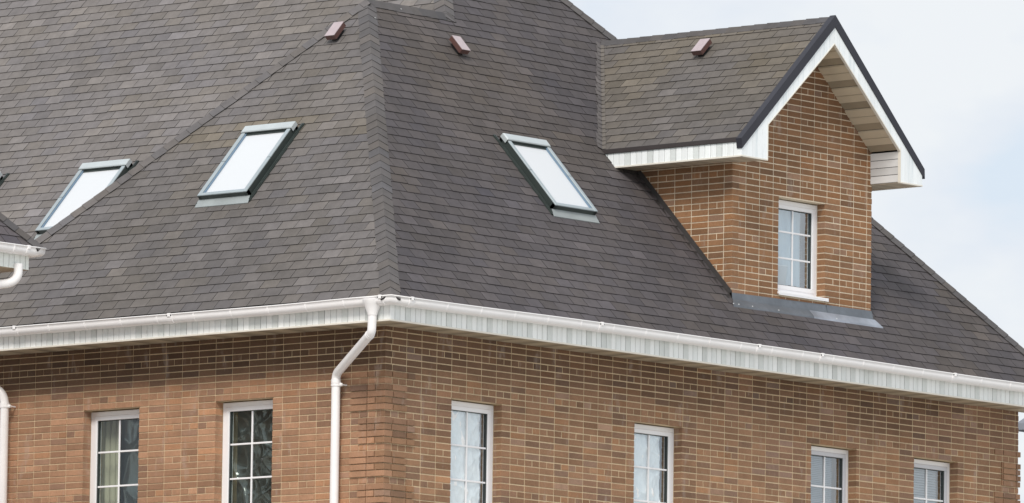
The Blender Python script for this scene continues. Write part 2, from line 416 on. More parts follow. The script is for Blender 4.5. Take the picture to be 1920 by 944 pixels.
PR = lambda u, z, d: V((u, -d, z))              # right wall, facing -Y
PL = lambda u, z, d: V((-d, u, z))              # left wall, facing -X
ZT = -.255                                       # underside of the soffit
ZB = -3.1
WH = 1.575
holesR = [(x, x+.888, ZL-WH, ZL) for x in (1.142, 4.406, 7.734, 9.752)]
holesL = [(y, y+.888, ZL-WH, ZL) for y in (1.688, 3.766)]
XE = 11.867                                      # right corner of the wall
YR = 6.38                                        # rear corner of the wing
mb = MB(); backing(mb, PR, 0, XE-.0, ZB, ZT+.3, holesR); mb.face([PR(0, GZ, -.001), PR(XE, GZ, -.001), PR(XE, ZB, -.001), PR(0, ZB, -.001)], 1)
wallR = mb.build('wall', ['mortar', 'brick_tex'], house)
mb = MB(); bricks(mb, PR, 0, XE, ZB, ZT+.02, .0977, 'R', holesR, q0=(.36, .50), q1=(.36, .50), wrap0=(.006, 0), wrap1=(.006, 0))
mb.build('brick_facing', ['brick'], wallR, label='brown brick facing with cream joints on the right wall')
mb = MB(); backing(mb, PL, 0, YR, ZB, ZT+.3, holesL); mb.face([PL(0, GZ, -.001), PL(0, ZB, -.001), PL(YR, ZB, -.001), PL(YR, GZ, -.001)], 1)
# hidden rear walls of the wing and the end wall close the volume
mb.face([(0, YR, GZ), (11.4, YR, GZ), (11.4, YR, ZT+.2), (0, YR, ZT+.2)], 1)
mb.face([(XE, 0, GZ), (XE, 14, GZ), (XE, 14, ZT+.2), (XE, 0, ZT+.2)], 1)
mb.face([(1.43, YR, GZ), (1.43, 14, GZ), (1.43, 14, ZT+.2), (1.43, YR, ZT+.2)], 1)
mb.face([(1.43, 14, GZ), (XE, 14, GZ), (XE, 14, ZT+.2), (1.43, 14, ZT+.2)], 1)
wallL = mb.build('wall', ['mortar', 'brick_tex'], house)
mb = MB(); bricks(mb, PL, 0, YR, ZB, ZT+.02, .2388, 'L', holesL, q0=(.50, .38), wrap0=(.006, 1))
mb.build('brick_facing', ['brick'], wallL, label='salmon brick facing, browner near the eaves with shade painted in, on the left wall')

# ================================================================== ROOF SLOPES
nR = V((0, -K, 1)).normalized(); nL = V((-K, 0, 1)).normalized()
XO = 4.61-3.186                                   # main block set back behind the wing
FR = frame(V((0, E0, 0)), V((1, 0, 0)), V((0, 1, K)).normalized(), nR)
FL = frame(V((E0, 0, 0)), V((0, 1, 0)), V((1, 0, K)).normalized(), nL)
FL2 = frame(V((E0+XO, 0, 0)), V((0, 1, 0)), V((1, 0, K)).normalized(), nL)
def vR(y): return (y-E0)*SL
ap = 3.186; app = 4.85; zr = (ap-E0)*K
XEV = 12.12                                       # right end of the eave
low = lambda y: 10.606-(y-1.344)/1.277            # right-hand lower hip in plan
upx = lambda y: 7.914-(y-3.244)/.93               # right-hand upper hip
YK = 1.6
regR = [[(E0, vR(E0)), (XEV, vR(E0)), (low(YK), vR(YK)), (ap-(ap-YK), vR(YK))],
        [(YK, vR(YK)), (upx(YK), vR(YK)), (upx(ap), vR(ap)), (ap, vR(ap))],
        [(4.61, vR(ap)), (upx(ap), vR(ap)), (6.25, vR(app))]]
mb = MB()
for r in regR: mb.face([FR(a, b, -.003) for a, b in r], 1)
shingles(mb, FR, regR, 21, 0, vR(app), E0, XEV, tone=.54, violet=.7,  # same shingles, dimmer light on this slope put into tone and violet
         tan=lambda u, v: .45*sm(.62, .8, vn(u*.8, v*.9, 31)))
slopeR = mb.build('roof_slope', ['shingle', 'butt'], house, label='shingled slope above the right wall, its dimmer light put into a violet-grey tint')
regL = [[(E0, 0), (6.97, 0), (ap, vR(ap))]]
mb = MB()
for r in regL: mb.face([FL(a, b, -.003) for a, b in r], 1)
def tanL(u, v):
    z = v*K/SL
    return 1.0*sm(2.12, 2.22, z)*(1-sm(2.46, 2.52, z))*(1-sm(4.6, 5.0, u))*sm(-.2, .9, vn(u*2.2, v*9, 33))
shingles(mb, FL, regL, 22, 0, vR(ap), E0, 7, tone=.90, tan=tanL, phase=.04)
slopeL = mb.build('roof_slope', ['shingle', 'butt'], house, label='triangular grey-brown shingled hip slope above the left wall')
regM = [[(YR, 0), (14, 0), (14, vR(app)), (app, vR(app)), (ap, vR(ap)), (ap, vR(2.0)), (YR, vR(.2))]]
regM = [[(14, 0), (14, vR(app)), (app, vR(app)), (ap, vR(ap)), (YR, 0)]]
mb = MB()
for r in regM: mb.face([FL2(a, b, -.003) for a, b in r], 1)
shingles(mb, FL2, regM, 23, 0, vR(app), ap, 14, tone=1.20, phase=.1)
slopeM = mb.build('roof_slope', ['shingle', 'butt'], house, label='tall lighter grey slope of the main roof at the upper left')
# hidden rear slopes (facing away from the street)
mb = MB()
c0 = (.135, .122, .12)
P1 = lambda x, y: V((x, y, (app-E0)*K))
mb.face([(E0, 2*ap-E0, 0), (XO+3.2, 2*ap-E0, 0), (4.61, ap, zr-.004), (ap, ap, zr-.004)], 0, c0)
mb.face([(low(YK), YK, (YK-E0)*K-.004), (XEV, E0, -.004), (XEV, 3.8, -.004)], 0, c0)
mb.face([(low(YK), YK, (YK-E0)*K-.004), (upx(YK), YK, (YK-E0)*K-.004), (upx(YK)+1.6, 3.8, -.004), (XEV, 3.8, -.004)], 0, c0)
zA = (app-E0)*K-.004
mb.face([(upx(YK), YK, (YK-E0)*K-.004), (XEV, 1.6, -.004), (XEV, 14, -.004), (6.25, 14, zA), (6.25, app, zA), (upx(ap), ap, zr-.004)], 0, c0)
mb.face([(XO+E0, 14, 0), (6.25, 14, zA), (XEV, 14, 0)], 0, c0)
mb.build('roof_slope', ['shingle'], house, label='rear roof slopes facing away from the street')

# ---- hip and ridge caps
mb = MB()
dR = lambda t: ortho((1, 0, 0), t); dL = lambda t: ortho((0, 1, 0), t)
t = V((1, 1, K))
capline(mb, (E0-.005, E0-.005, -.004), (ap, ap, zr), dR(t), dL(t), .128, seed=1, tone=.80)
mb.build('hip_cap', ['shingle', 'butt'], slopeL, label='zigzag hip cap running up from the gutter corner')
mb = MB()                                              # second hip of the wing end, seen edge on
t = V((1, -1, K)); A = V((E0, 2*ap-E0, 0)); B = V((ap, ap, zr))
capline(mb, A, B, ortho((0, -1, 0), t), ortho((1, 0, -.3), t), .13, seed=2, step=.17, base=.018, tone=.88)
mb.build('hip_cap', ['shingle', 'butt'], slopeL)
mb = MB()
capline(mb, (4.61+.1, ap, zr), (ap-.02, ap, zr), V((0, -1, -K)).normalized(), V((0, 1, -K)).normalized(), .12, seed=3, base=.014, tone=.64)
mb.build('ridge_cap', ['shingle', 'butt'], slopeR, label='short ridge cap of the projecting wing')
mb = MB(); t = V((1, 1, K))
capline(mb, (4.56, ap-.05, zr-.05), (6.2, 4.8, (4.8-E0)*K), dR(t), dL(t), .128, seed=4, tone=.88)
mb.build('hip_cap', ['shingle', 'butt'], slopeM)
mb = MB()
A = V((XEV, E0, 0)); B = V((low(YK), YK, (YK-E0)*K)); t = B-A
capline(mb, A, B, ortho((-1, 0, 0), t), ortho((.3, 1, -.4), t), .13, seed=5, step=.17, base=.02, tone=.64)
A = V((upx(YK), YK, (YK-E0)*K)); B = V((6.25, app, (app-E0)*K)); t = B-A
capline(mb, A, B, ortho((-1, 0, 0), t), ortho((.3, 1, -.4), t), .13, seed=6, step=.17, base=.02, tone=.64)
A = V((low(YK), YK, (YK-E0)*K)); B = V((upx(YK), YK, (YK-E0)*K))
capline(mb, A, B, V((0, -1, -K)).normalized(), V((0, 1, -K)).normalized(), .13, seed=7, base=.01, tone=.85)
mb.build('hip_cap', ['shingle', 'butt'], slopeR, label='hip cap along the right-hand skyline')
# small bright nail heads on the caps
def dot(p, r=.011):
    mb = MB(); p = V(p); mb.faces([p+V((r*cos(a), r*sin(a)*.8-.0, r*sin(a)*.6)) for a in [i*pi/3 for i in range(6)]]+[p+V((-.008, -.008, .006))], [(i, (i+1) % 6, 6) for i in range(6)])
    mb.build('nail_head', ['screw'], slopeR)
dot((ap+.55, ap-.06, zr-.038)); dot((3.06, 2.94, 3.86))

# ================================================================== EAVES: soffit, fascia, gutter
B0 = .49
def panels(mb, P, u0, u1, z0, z1, th, seed, w=.088, tints=None, flip=False):
    """vertical vinyl strips with V grooves; some strips are the finely slotted kind"""
    r = random.Random(seed); u = u0; i = 0
    while u < u1-.005:
        b = min(u+w, u1); kind = [0, 1, 0, 2][(i + (r.random() < .12)) % 4]
        base = tints[kind] if tints else ((.88, .89, .87), (.84, .86, .84), (.80, .82, .795))[kind]
        j = 1+r.gauss(0, .03); c = tuple(x*j for x in base)
        if kind == 2:
            n = 6; s = (b-u-.008)/n
            for q in range(n): mb.box(P, u+.004+q*s+.0015, u+.004+(q+1)*s-.0015, z0, z1, 0, th, 0, c)
            mb.box(P, u+.004, b-.004, z0, z1, 0, th-.004, 0, tuple(x*.85 for x in c))
        else:
            mb.box(P, u+.003, b-.003, z0, z1, 0, th, 0, c, bev=.004)
        u = b; i += 1
FZT = -.03
mb = MB()
PfR = lambda u, z, d: V((u, -(B0-.012)-d, z)); PfL = lambda u, z, d: V((-(B0-.012)-d, u, z))
panels(mb, PfR, -B0, XEV+.05, ZT, FZT, .012, 5)
panels(mb, PfL, -B0+.014, 7.0, ZT, FZT, .012, 6)
mb.box(lambda a, b, c: V((a, -c, b)), -B0+.016, XEV, ZT, FZT, .30, B0-.014, 1)
mb.box(lambda a, b, c: V((-c, a, b)), -.28, 6.9, ZT+.001, FZT-.001, .30, B0-.014, 1)
fas = mb.build('fascia', ['panel', 'dark'], house, label='white grooved fascia boards under the gutters')
mb = MB()
Ln = .016
mb.box(lambda a, b, c: V((a, -c, b)), -B0-.008, XEV+.05, ZT-.014, ZT+.004, B0-.03, B0+.008, 0)
mb.box(lambda a, b, c: V((-c, a, b)), -B0+.031, 7.0, ZT-.0145, ZT+.0035, B0-.03, B0+.0085, 0)
mb.build('trim_strip', ['trim'], fas)
mb = MB()
st = ((.46, .38, .27), (.38, .31, .22), (.27, .22, .155))
def soffit(mb, P, u0, u1, seed):
    r = random.Random(seed); u = u0; i = 0
    while u < u1:
        c = st[(0, 0, 1, 2)[i % 4]]; j = 1+r.gauss(0, .05)
        mb.box(P, u+.003, min(u+.1, u1)-.003, -.02, B0-.02, 0, .01, 0, tuple(x*j for x in c), bev=.003); u += .1; i += 1
soffit(mb, lambda u, v, d: V((u, -v, ZT+.006-d)), -B0+.03, XEV, 7)
soffit(mb, lambda u, v, d: V((-v, u, ZT+.0065-d)), .02, 7.0, 8)
mb.face([(-.47, -.47, ZT+.008), (XEV, -.47, ZT+.008), (XEV, .03, ZT+.008), (-.47, .03, ZT+.008)], 1)
mb.face([(-.47, .031, ZT+.009), (.03, .031, ZT+.009), (.03, 6.9, ZT+.009), (-.47, 6.9, ZT+.009)], 1)
mb.build('soffit', ['soffit', 'dark'], house, label='tan slatted soffit under the eaves')
# eave drip: shingle edge to gutter back
mb = MB()
GO = .135; A0 = B0+GO                       # gutter outer lip
def gprof(r=0., n=10):
    """(o, z) profile: outer lip down round to the back"""
    pts = [(GO-.002+r*0, .004), (GO+.006+r, .002), (GO+.006+r, -.009), (GO-.003+r, -.012)]
    for i in range(n+1):
        a = pi*i/n; pts.append((GO/2+(GO/2-.003+r)*cos(a), -.040-(.062+r)*sin(a)))
    pts.append((.003, -.012))
    return pts
def sagR(x): return .017*sm(0, 3.0, x)*(1-sm(6.5, 10.5, x))
def sagL(y): return -.014*sm(-.2, 1.2, y)
def gring(side, u, r=0., dz=0.):
    if side == 'R': return [V((u, -(B0+o), z+sagR(u)+dz)) for o, z in gprof(r)]
    return [V((-(B0+o), u, z+sagL(u)+dz)) for o, z in gprof(r)]
def gcorner(r=0.): return [V((-(B0+o), -(B0+o), z)) for o, z in gprof(r)]
rings = [gring('L', y) for y in [7.02-i*.29 for i in range(25)]] + [gcorner()] + [gring('R', x) for x in [.05+i*.3 for i in range(41)]]
rings[24] = gring('L', .06)
# inner face gives thickness
mb.sweep(rings, close=False)
def iprof(n=10):
    return [(GO-.008, -.010)]+[(GO/2+(GO/2-.010)*cos(pi*i/n), -.038-.055*sin(pi*i/n)) for i in range(n+1)]+[(.008, -.006)]
inner = [[V((-(B0+o), y, z+sagL(y))) for o, z in iprof()] for y in (7.02, 4, 1.2, .5, .06)]+[[V((-(B0+o), -(B0+o), z)) for o, z in iprof()]]+[[V((x, -(B0+o), z+sagR(x))) for o, z in iprof()] for x in (.05, 1.5, 3, 5, 7, 9, 12.05)]
mb.sweep(inner, close=False)
gut = mb.build('gutter', ['pvc'], house, smooth=True, label='white half-round gutter running round the main eaves corner')
bm_bands = []
def band(side, u, wdt, r, nm, parent):
    b = MB(); rr = [gring(side, u-wdt/2, r), gring(side, u+wdt/2, r)]
    b.sweep([rr[0][1:-1], rr[1][1:-1]], close=False)
    for k in (0, 1):
        a = rr[k][1:-1]; i_ = gring(side, u+(wdt/2 if k else -wdt/2), -.003)[1:-1]
        b.sweep([a, i_], close=False)
    return b.build(nm, ['pvc'], parent, smooth=False)
for i in range(20): band('R', .35+i*.585, .022, .0035, 'gutter_bracket', gut)
for i in range(11): band('L', .10+i*.57, .022, .0035, 'gutter_bracket', gut)
def union(side, u):
    b = band(side, u, .085, .007, 'gutter_union', gut)
    b2 = MB(); P = (lambda a, z, d: V((u+a, -(A0+d), z+sagR(u)))) if side == 'R' else (lambda a, z, d: V((-(A0+d), u+a, z+sagL(u))))
    b2.box(P, -.022, .022, -.035, .008, -.004, .016, 0, bev=.004)
    for s_ in (-.03, .03): b2.box(P, s_-.006, s_+.006, -.026, -.006, 0, .009, 1)
    b2.build('clip', ['pvc', 'bead'], b)
for x in (-.27, 3.05, 5.95, 7.15, 9.75): union('R', x)
for y in (-.46, 2.75, 5.2): union('L', y)

# ---- downpipes
def tube(mb, path, r, n=20, mi=0):
    path = [V(p) for p in path]; rings = []
    ref = None
    for i, p in enumerate(path):
        t = ((path[min(i+1, len(path)-1)]-p).normalized() + (p-path[max(i-1, 0)]).normalized()).normalized()
        if ref is None: ref = V((0, 0, 1)).cross(t) if abs(t.z) < .9 else V((1, 0, 0))
        a = (ref-t*ref.dot(t)).normalized(); b = t.cross(a); ref = a
        rr = r[i] if isinstance(r, (list, tuple)) else r
        rings.append([p+a*rr*cos(2*pi*k/n)+b*rr*sin(2*pi*k/n) for k in range(n)])
    mb.sweep(rings, mi, close=True, caps=True)
def arc(p0, p1, p2, n=7):
    p0, p1, p2 = V(p0), V(p1), V(p2)
    return [p0*(1-t)**2+p1*2*t*(1-t)+p2*t*t for t in [i/n for i in range(n+1)]]
def toward(a, b, d): a, b = V(a), V(b); return a+(b-a).normalized()*d
oa = V((-.56, -.293, 0)); e1 = V((-.56, -.285, -.40)); e2 = V((-.095, .652, -.775)); dn = V((-.095, .652, -9.6))
mb = MB()
tube(mb, [oa+V((0, 0, z)) for z in (-.035, -.06, -.085, -.19, -.205)], [.118, .112, .10, .056, .056], 28)
tube(mb, [oa+V((0, 0, -.20))]+arc(toward(e1, oa, .05), e1, toward(e1, e2, .06), 6), .0495)
tube(mb, [toward(e1, e2, .06), toward(e1, e2, .075)], .055)
tube(mb, [toward(e1, e2, .03)]+arc(toward(e2, e1, .075), e2, toward(e2, dn, .075), 6), .051)
tube(mb, [toward(e2, dn, .06), toward(e2, dn, .105)], .0565)
tube(mb, [toward(e2, dn, .07), dn], .0505)
dp = mb.build('downpipe', ['pvc'], house, smooth=True, label='white downpipe cranked back from the gutter corner to the wall')
def clampring(c, parent, side='L'):
    b = MB(); tube(b, [c+V((0, 0, -.014)), c+V((0, 0, .014))], .058, 24)
    b.box(lambda a, z, d: V((c.x-d+.01, c.y+a, c.z+z)), -.085, -.04, -.012, .012, -.012, .012, 0, bev=.003)
    tube(b, [c+V((.09, -.085, 0)), c+V((.00, -.085, 0))], .009, 8)
    k = b.build('pipe_clamp', ['pvc'], parent)
    b = MB(); tube(b, [c+V((-.03, -.085, .0)), c+V((-.022, -.085, 0)), c+V((0, -.085, 0))], [.012, .021, .021], 14)
    return b.build('pipe_screw', ['pvc'], parent)
clampring(V((-.095, .652, -.90)), dp)
g2 = V((-.56, 6.93, 0)); f1 = V((-.56, 6.93, -.52)); f2 = V((-.10, 5.84, -.66)); f3 = V((-.10, 5.84, -9.6))
mb = MB()
tube(mb, [g2+V((0, 0, z)) for z in (-.035, -.06, -.085, -.19, -.205)], [.118, .112, .10, .056, .056], 28)
tube(mb, [g2+V((0, 0, -.20))]+arc(toward(f1, g2, .08), f1, toward(f1, f2, .08), 6)+arc(toward(f2, f1, .22), f2, toward(f2, f3, .20), 9), .0505)
tube(mb, [toward(f2, f3, .17), toward(f2, f3, .215)], .057)
tube(mb, [toward(f2, f3, .18), f3], .0505)
dp2 = mb.build('downpipe', ['pvc'], house, smooth=True, label='white downpipe with rounded swan neck at the left edge of the wall')
clampring(V((-.10, 5.84, -.875)), dp2)

# ================================================================== WINDOWS
def grid(mb, P, a0, a1, b0, b1, fn, na, nb, mi=0, tint=(.5, .5, .5)):
    b = len(mb.v)
    for j in range(nb+1):
        for i in range(na+1):
            a = a0+(a1-a0)*i/na; c = b0+(b1-b0)*j/nb; mb.v.append(tuple(P(a, c, fn(a, c))))
    for j in range(nb):
        for i in range(na):
            q = b+j*(na+1)+i; mb.f.append((q, q+1, q+na+2, q+na+1)); mb.m.append(mi); mb.t.append(tint)
def rims(mb, P, u0, u1, z0, z1, w, d0, d1, mi=0, bev=.004):
    mb.box(P, u0, u1, z1-w, z1, d0, d1, mi, bev=bev); mb.box(P, u0, u1, z0, z0+w, d0, d1, mi, bev=bev)
    mb.box(P, u0, u0+w, z0+w, z1-w, d0, d1-.0005, mi, bev=bev); mb.box(P, u1-w, u1, z0+w, z1-w, d0, d1-.0005, mi, bev=bev)
def window(P, hole, parent, name, rows, content, mun=None, label=None, rm=.12, inner='frame', muntin_u=.5, dz=.0, gl='glass'):
    u0, u1, z0, z1 = hole[0]+.004, hole[1]-.004, hole[2], hole[3]-.012
    mb = MB(); rims(mb, P, u0, u1, z0, z1, .058, -rm-.06, -rm)
    fr = mb.build('window', ['frame'], parent, label=label)
    mb = MB(); s = .052
    rims(mb, P, u0+s, u1-s, z0+s, z1-s, .052, -rm-.07, -rm+.012-.004, 0, bev=.006)
    rims(mb, P, u0+s+.05, u1-s-.05, z0+s+.05, z1-s-.05, .008, -rm-.05, -rm-.008, 1, bev=0)
    mb.build('sash', [inner, 'bead'], fr)
    g0, g1, h0, h1 = u0+s+.05, u1-s-.05, z0+s+.05, z1-s-.05
    mb = MB(); mb.face([P(g0, h0, -rm-.03), P(g1, h0, -rm-.03), P(g1, h1, -rm-.03), P(g0, h1, -rm-.03)])
    mb.build('glass_pane', [gl], fr)
    mb = MB(); um = g0+(g1-g0)*muntin_u; mw = .0105
    mb.box(P, um-mw, um+mw, h0, h1, -rm-.028, -rm-.014, bev=.003)
    for zz in rows: mb.box(P, g0, g1, zz-mw, zz+mw, -rm-.0285, -rm-.0145, bev=.003)
    mb.build('muntin', ['frame'], fr)
    # room behind
    mb = MB(); e = .25; dd = -1.6
    a0, a1, b0, b1 = u0-e, u1+e, z0-.6, z1+.06
    q = [P(a0, b0, dd), P(a1, b0, dd), P(a1, b1, dd), P(a0, b1, dd)]; o = [P(a0, b0, -.382), P(a1, b0, -.382), P(a1, b1, -.382), P(a0, b1, -.382)]
    mb.face(q)
    for i in range(4): j = (i+1) % 4; mb.face([q[i], q[j], o[j], o[i]])
    mb.build('room', ['room'], fr)
    content(P, fr, g0, g1, h0, h1, rm)
    return fr
def crinkle(a, c, s, am, folds):
    # creased plastic: sharp ridged folds in a few directions
    v = 0
    for k, (fx, fz, ph, st) in enumerate(folds):
        x = a*fx+c*fz+ph+.35*vn(a*4, c*4, s+k)
        v += st*(1-abs(2*(x-math.floor(x))-1))**3
    v += .6*(vn(a*7, c*4, s)-.5)+.16*(vn(a*19, c*11, s+3)-.5)
    return v*am
def c_film_white(edge, seed):
    def f(P, fr, g0, g1, h0, h1, rm):
        folds = [(3.1, 1.9, .2, .5), (-2.2, 2.6, .4, .5), (6.5, .9, .7, .35), (1.0, 3.7, .1, .3), (9.5, 3.2, .1, .25), (-7.5, 4.1, .6, .25), (2.5, 9.5, .3, .12)]
        mb = MB(); e = g0+(g1-g0)*edge
        grid(mb, P, g0-.06, e, h0-.1, h1+.06, lambda a, c: -rm-.058+crinkle(a, c, seed, .026, folds), 90, 160)
        mb.build('plastic_film', ['film_white'], fr, smooth=True, label='creased white plastic film taped inside the window')
        mb = MB(); n = 40
        grid(mb, P, e-.01, e+.035, h0-.1, h1+.06, lambda a, c: -rm-.085+.02*vn(c*30, a*90, seed), 3, 80)
        mb.build('plastic_film', ['film_clear'], fr, smooth=True)
        mb = MB(); mb.box(P, g1-.055, g1-.03, h0-.1, h1+.06, -rm-.42, -rm-.40); mb.build('curtain', ['curtain'], fr)
    return f
def c_film_clear(seed, left=.0):
    def f(P, fr, g0, g1, h0, h1, rm):
        folds = [(1.3, 2.1, .2, 1.3), (-2.1, 1.2, .5, 1.0), (3.0, -1.6, .1, .7), (.6, 3.1, .3, .5)]
        mb = MB(); grid(mb, P, g0-.05, g1+.05, h0-.1, h1+.05, lambda a, c: -rm-.12+crinkle(a, c, seed, .034, folds), 70, 120)
        mb.build('plastic_film', ['film_clear'], fr, smooth=True, label='clear creased plastic film behind the glass')
    return f
def c_curtain(seed):
    def f(P, fr, g0, g1, h0, h1, rm):
        mb = MB(); grid(mb, P, g1-.17, g1+.25, h0-.2, h1+.05, lambda a, c: -rm-.20+.014*sin(a*70+2*vn(c*2, 1, 4)), 50, 20)
        mb.build('curtain', ['curtain'], fr, smooth=True, label='pale yellow curtain drawn to the left of the window')
        mb = MB(); grid(mb, P, g0-.05, g1-.2, h0-.1, h1+.05, lambda a, c: -rm-.26+crinkle(a, c, seed, .03, [(2.4, 1.3, .2, .8), (-1.5, 1.9, .4, .6)]), 50, 70)
        mb.build('plastic_film', ['film_clear'], fr, smooth=True)
    return f
def c_blind(edge, seed, pitch=.022):
    def f(P, fr, g0, g1, h0, h1, rm):
        mb = MB(); e = g0+(g1-g0)*edge; z = h0-.1; i = 0
        while z < h1+.04:
            w_ = .004*(vn(z*9, 0, seed)-.5)
            pts = [P(g0-.08, z, -rm-.085), P(e+w_, z, -rm-.085), P(e+w_, z+pitch*.96, -rm-.105), P(g0-.08, z+pitch*.96, -rm-.105)]
            mb.face(pts); z += pitch; i += 1
        mb.build('blind', ['blind'], fr, label='grey slatted blind behind the glass')
    return f
def c_net(edge, seed):
    def f(P, fr, g0, g1, h0, h1, rm):
        mb = MB(); e = g0+(g1-g0)*edge
        grid(mb, P, g0-.05, e, h0-.1, h1+.06, lambda a, c: -rm-.30+.010*sin(a*55+1.5*vn(c*2, 1, seed)), 60, 10)
        mb.build('curtain', ['net'], fr, smooth=True, label='pale net curtain behind the glass')
        mb = MB(); grid(mb, P, e-.012, e+.03, h0-.1, h1+.06, lambda a, c: -rm-.11+.02*vn(c*30, a*90, seed), 3, 70)
        mb.build('plastic_film', ['film_clear'], fr, smooth=True)
    return f
rowsM = [-1.478, -1.87, -2.26]
lR = ['window second right of the corner, white film inside', '', '', '']
window(PR, holesR[0], wallR, 'w', gl='glassc', rows=[-1.487, -1.882, -2.27], content=c_film_white(.88, 3), label='white window right of the corner downpipe with crinkled white film inside')
window(PR, holesR[1], wallR, 'w', gl='glassc', rows=[-1.487, -1.882, -2.27], content=c_film_white(.84, 8), label='white window lined with smoother white film, in the middle of the right wall')
window(PR, holesR[2], wallR, 'w', gl='glassc', rows=[-1.462, -1.86, -2.25], content=c_blind(.84, 1), label='window with fine grey blind and grey sash', inner='frameg')
window(PR, holesR[3], wallR, 'w', gl='glassc', rows=[-1.462, -1.86, -2.25], content=c_blind(.92, 2, .03), label='window with grey slatted blind nearest the right end of the wall', inner='frameg')
window(PL, holesL[0], wallL, 'w', [-1.470, -1.865, -2.26], c_film_clear(14), label='dark window with clear crinkled plastic behind, beside the long downpipe')
window(PL, holesL[1], wallL, 'w', [-1.462, -1.862, -2.26], c_curtain(17), label='dark window with yellow curtain strip on its left')

# ================================================================== SKYLIGHTS
def skylight(Fr, uc, z0, label, parent, sgn=1):
    """built in the plane of a roof slope: u along the eave, v up the slope, h out; sgn mirrors the u axis"""
    v0 = z0/K*SL; P = lambda u, v, h: Fr(uc+sgn*u, v0+v, h)
    W, Lh = .385, 1.215
    mb = MB()
    # kerb sides
    for a, b in ((-W, -W+.05), (W-.05, W)): mb.box(P, a, b, 0, Lh, -.01, .094, 1)
    mb.box(P, -W, W, 0, .05, -.01, .0935, 1); mb.box(P, -W, W, Lh-.05, Lh, -.01, .0935, 1)
    # low flanking flashing
    for s_ in (-1, 1): mb.box(P, min(s_*W, s_*(W+.045)), max(s_*W, s_*(W+.045)), -.07, Lh+.08, -.002, .022, 1); mb.box(P, s_*(W+.028)-.006, s_*(W+.028)+.006, -.05, Lh+.07, .02, .030, 1)
    # top rails of the sash
    for s_ in (-1, 1):
        a, b = sorted((s_*W, s_*(W-.055)))
        mb.box(P, a, b, .0, .60, .0945, .108, 0, bev=.004); mb.box(P, a, b, .606, Lh-.1, .0945, .108, 0, bev=.004)
        a, b = sorted((s_*(W-.056), s_*(W-.073))); mb.box(P, a, b, .05, Lh-.06, .06, .094, 2)
    mb.box(P, -W+.055, W-.055, .0, .045, .0945, .1075, 0, bev=.004)
    mb.box(P, -W+.073, W-.073, .0455, .062, .06, .094, 2)
    fr = mb.build('skylight', ['sky_metal', 'sky_dark', 'sky_blue'], parent, label=label)
    mb = MB(); mb.box(P, -W-.010, W+.010, Lh-.105, Lh+.01, .06, .122, 0, bev=.010); mb.box(P, -W+.05, W-.05, Lh-.135, Lh-.103, .05, .088, 1)
    mb.box(P, -W-.012, W+.012, Lh-.112, Lh-.107, .058, .112, 1)
    mb.build('top_cover', ['sky_cover', 'sky_dark'], fr)
    mb = MB(); mb.face([P(-W+.06, .05, .078), P(W-.06, .05, .078), P(W-.06, Lh-.10, .078), P(-W+.06, Lh-.10, .078)])
    mb.build('glass_pane', ['skypane'], fr)
    mb = MB()
    mb.face([P(-W-.02, -.0, .040), P(W+.02, 0, .040), P(W+.035, -.10, .014), P(-W-.035, -.10, .014)]); mb.face([P(-W-.035, -.10, .014), P(W+.035, -.10, .014), P(W+.035, -.102, -.002), P(-W-.035, -.102, -.002)])
    mb.build('apron', ['apron'], fr, label='pale metal apron below the skylight')
    return fr
skylight(FR, 4.145, 1.475, 'skylight on the darker right-hand slope, left of the dormer', slopeR)
skylight(FL, 3.175, 1.465, 'skylight on the triangular hip slope', slopeL, -1)
skylight(FL2, 7.15, 1.465, 'skylight on the main slope, half hidden by the hip of the wing', slopeM, -1)
skylight(FL2, 9.33, 1.465, 'skylight on the main slope at the left edge of the picture', slopeM, -1)

# ================================================================== ROOF VENTS
def vent(Fr, uc, vc, label, parent):
    P = lambda u, v, h: Fr(uc+u, vc+v, h)
    mb = MB(); 
    mb.box(P, -.074, .074, -.122, .122, .05, .116, 0, bev=.004)
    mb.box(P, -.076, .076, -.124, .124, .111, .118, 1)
    o = mb.build('roof_vent', ['vent', 'vent_sheen'], parent, label=label)
    mb = MB(); mb.box(P, -.045, .045, -.08, .075, -.002, .051, 0); mb.build('vent_neck', ['dark'], o)
    return o
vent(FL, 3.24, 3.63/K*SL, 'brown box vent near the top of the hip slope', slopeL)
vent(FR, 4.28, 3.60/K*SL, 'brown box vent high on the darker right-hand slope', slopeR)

# ================================================================== DORMER
XL, XR = 6.185, 8.873; XC = 7.536; YG = -.449
KD = .938; ZRD = 4.112; XEL = 5.79; XER = 2*XC-XEL
zed = lambda x: ZRD-KD*abs(x-XC)
PD = lambda u, z, d: V((u, -d, z))
holeD = (7.062, 7.972, .765, 1.935)
# gable wall
mb = MB()
def dback(a, b, z0, z1f):  # vertical strip with sloping top
    mb.face([PD(a, z0, 0), PD(b, z0, 0), PD(b, z1f(b), 0), PD(a, z1f(a), 0)]); mb.face([PD(a, z0, -.3), PD(b, z0, -.3), PD(b, z1f(b), -.3), PD(a, z1f(a), -.3)])
gt = lambda x: 3.80-.88*abs(x-XC)
ZDB = .60
dback(XL, holeD[0], ZDB, lambda x: gt(x)); dback(holeD[1], XR, ZDB, gt)
dback(holeD[0], XC, holeD[3], gt); dback(XC, holeD[1], holeD[3], gt)
dback(holeD[0], holeD[1], ZDB, lambda x: holeD[2])
a, b, c, d = holeD
for (x0, y0), (x1, y1) in (((a, c), (a, d)), ((b, c), (b, d)), ((a, c), (b, c)), ((a, d), (b, d))):
    mb.face([PD(x0, y0, 0), PD(x1, y1, 0), PD(x1, y1, -.3), PD(x0, y0, -.3)])
yz = lambda z: z/K+E0
for X in (XL, XR): mb.face([(X, 0, ZDB-.1), (X, yz(2.6), 2.6), (X, 0, 2.6)])
dorm = mb.build('dormer', ['mortarD'], house, label='brick gabled dormer with white bargeboards on the right-hand roof slope')
mb = MB()
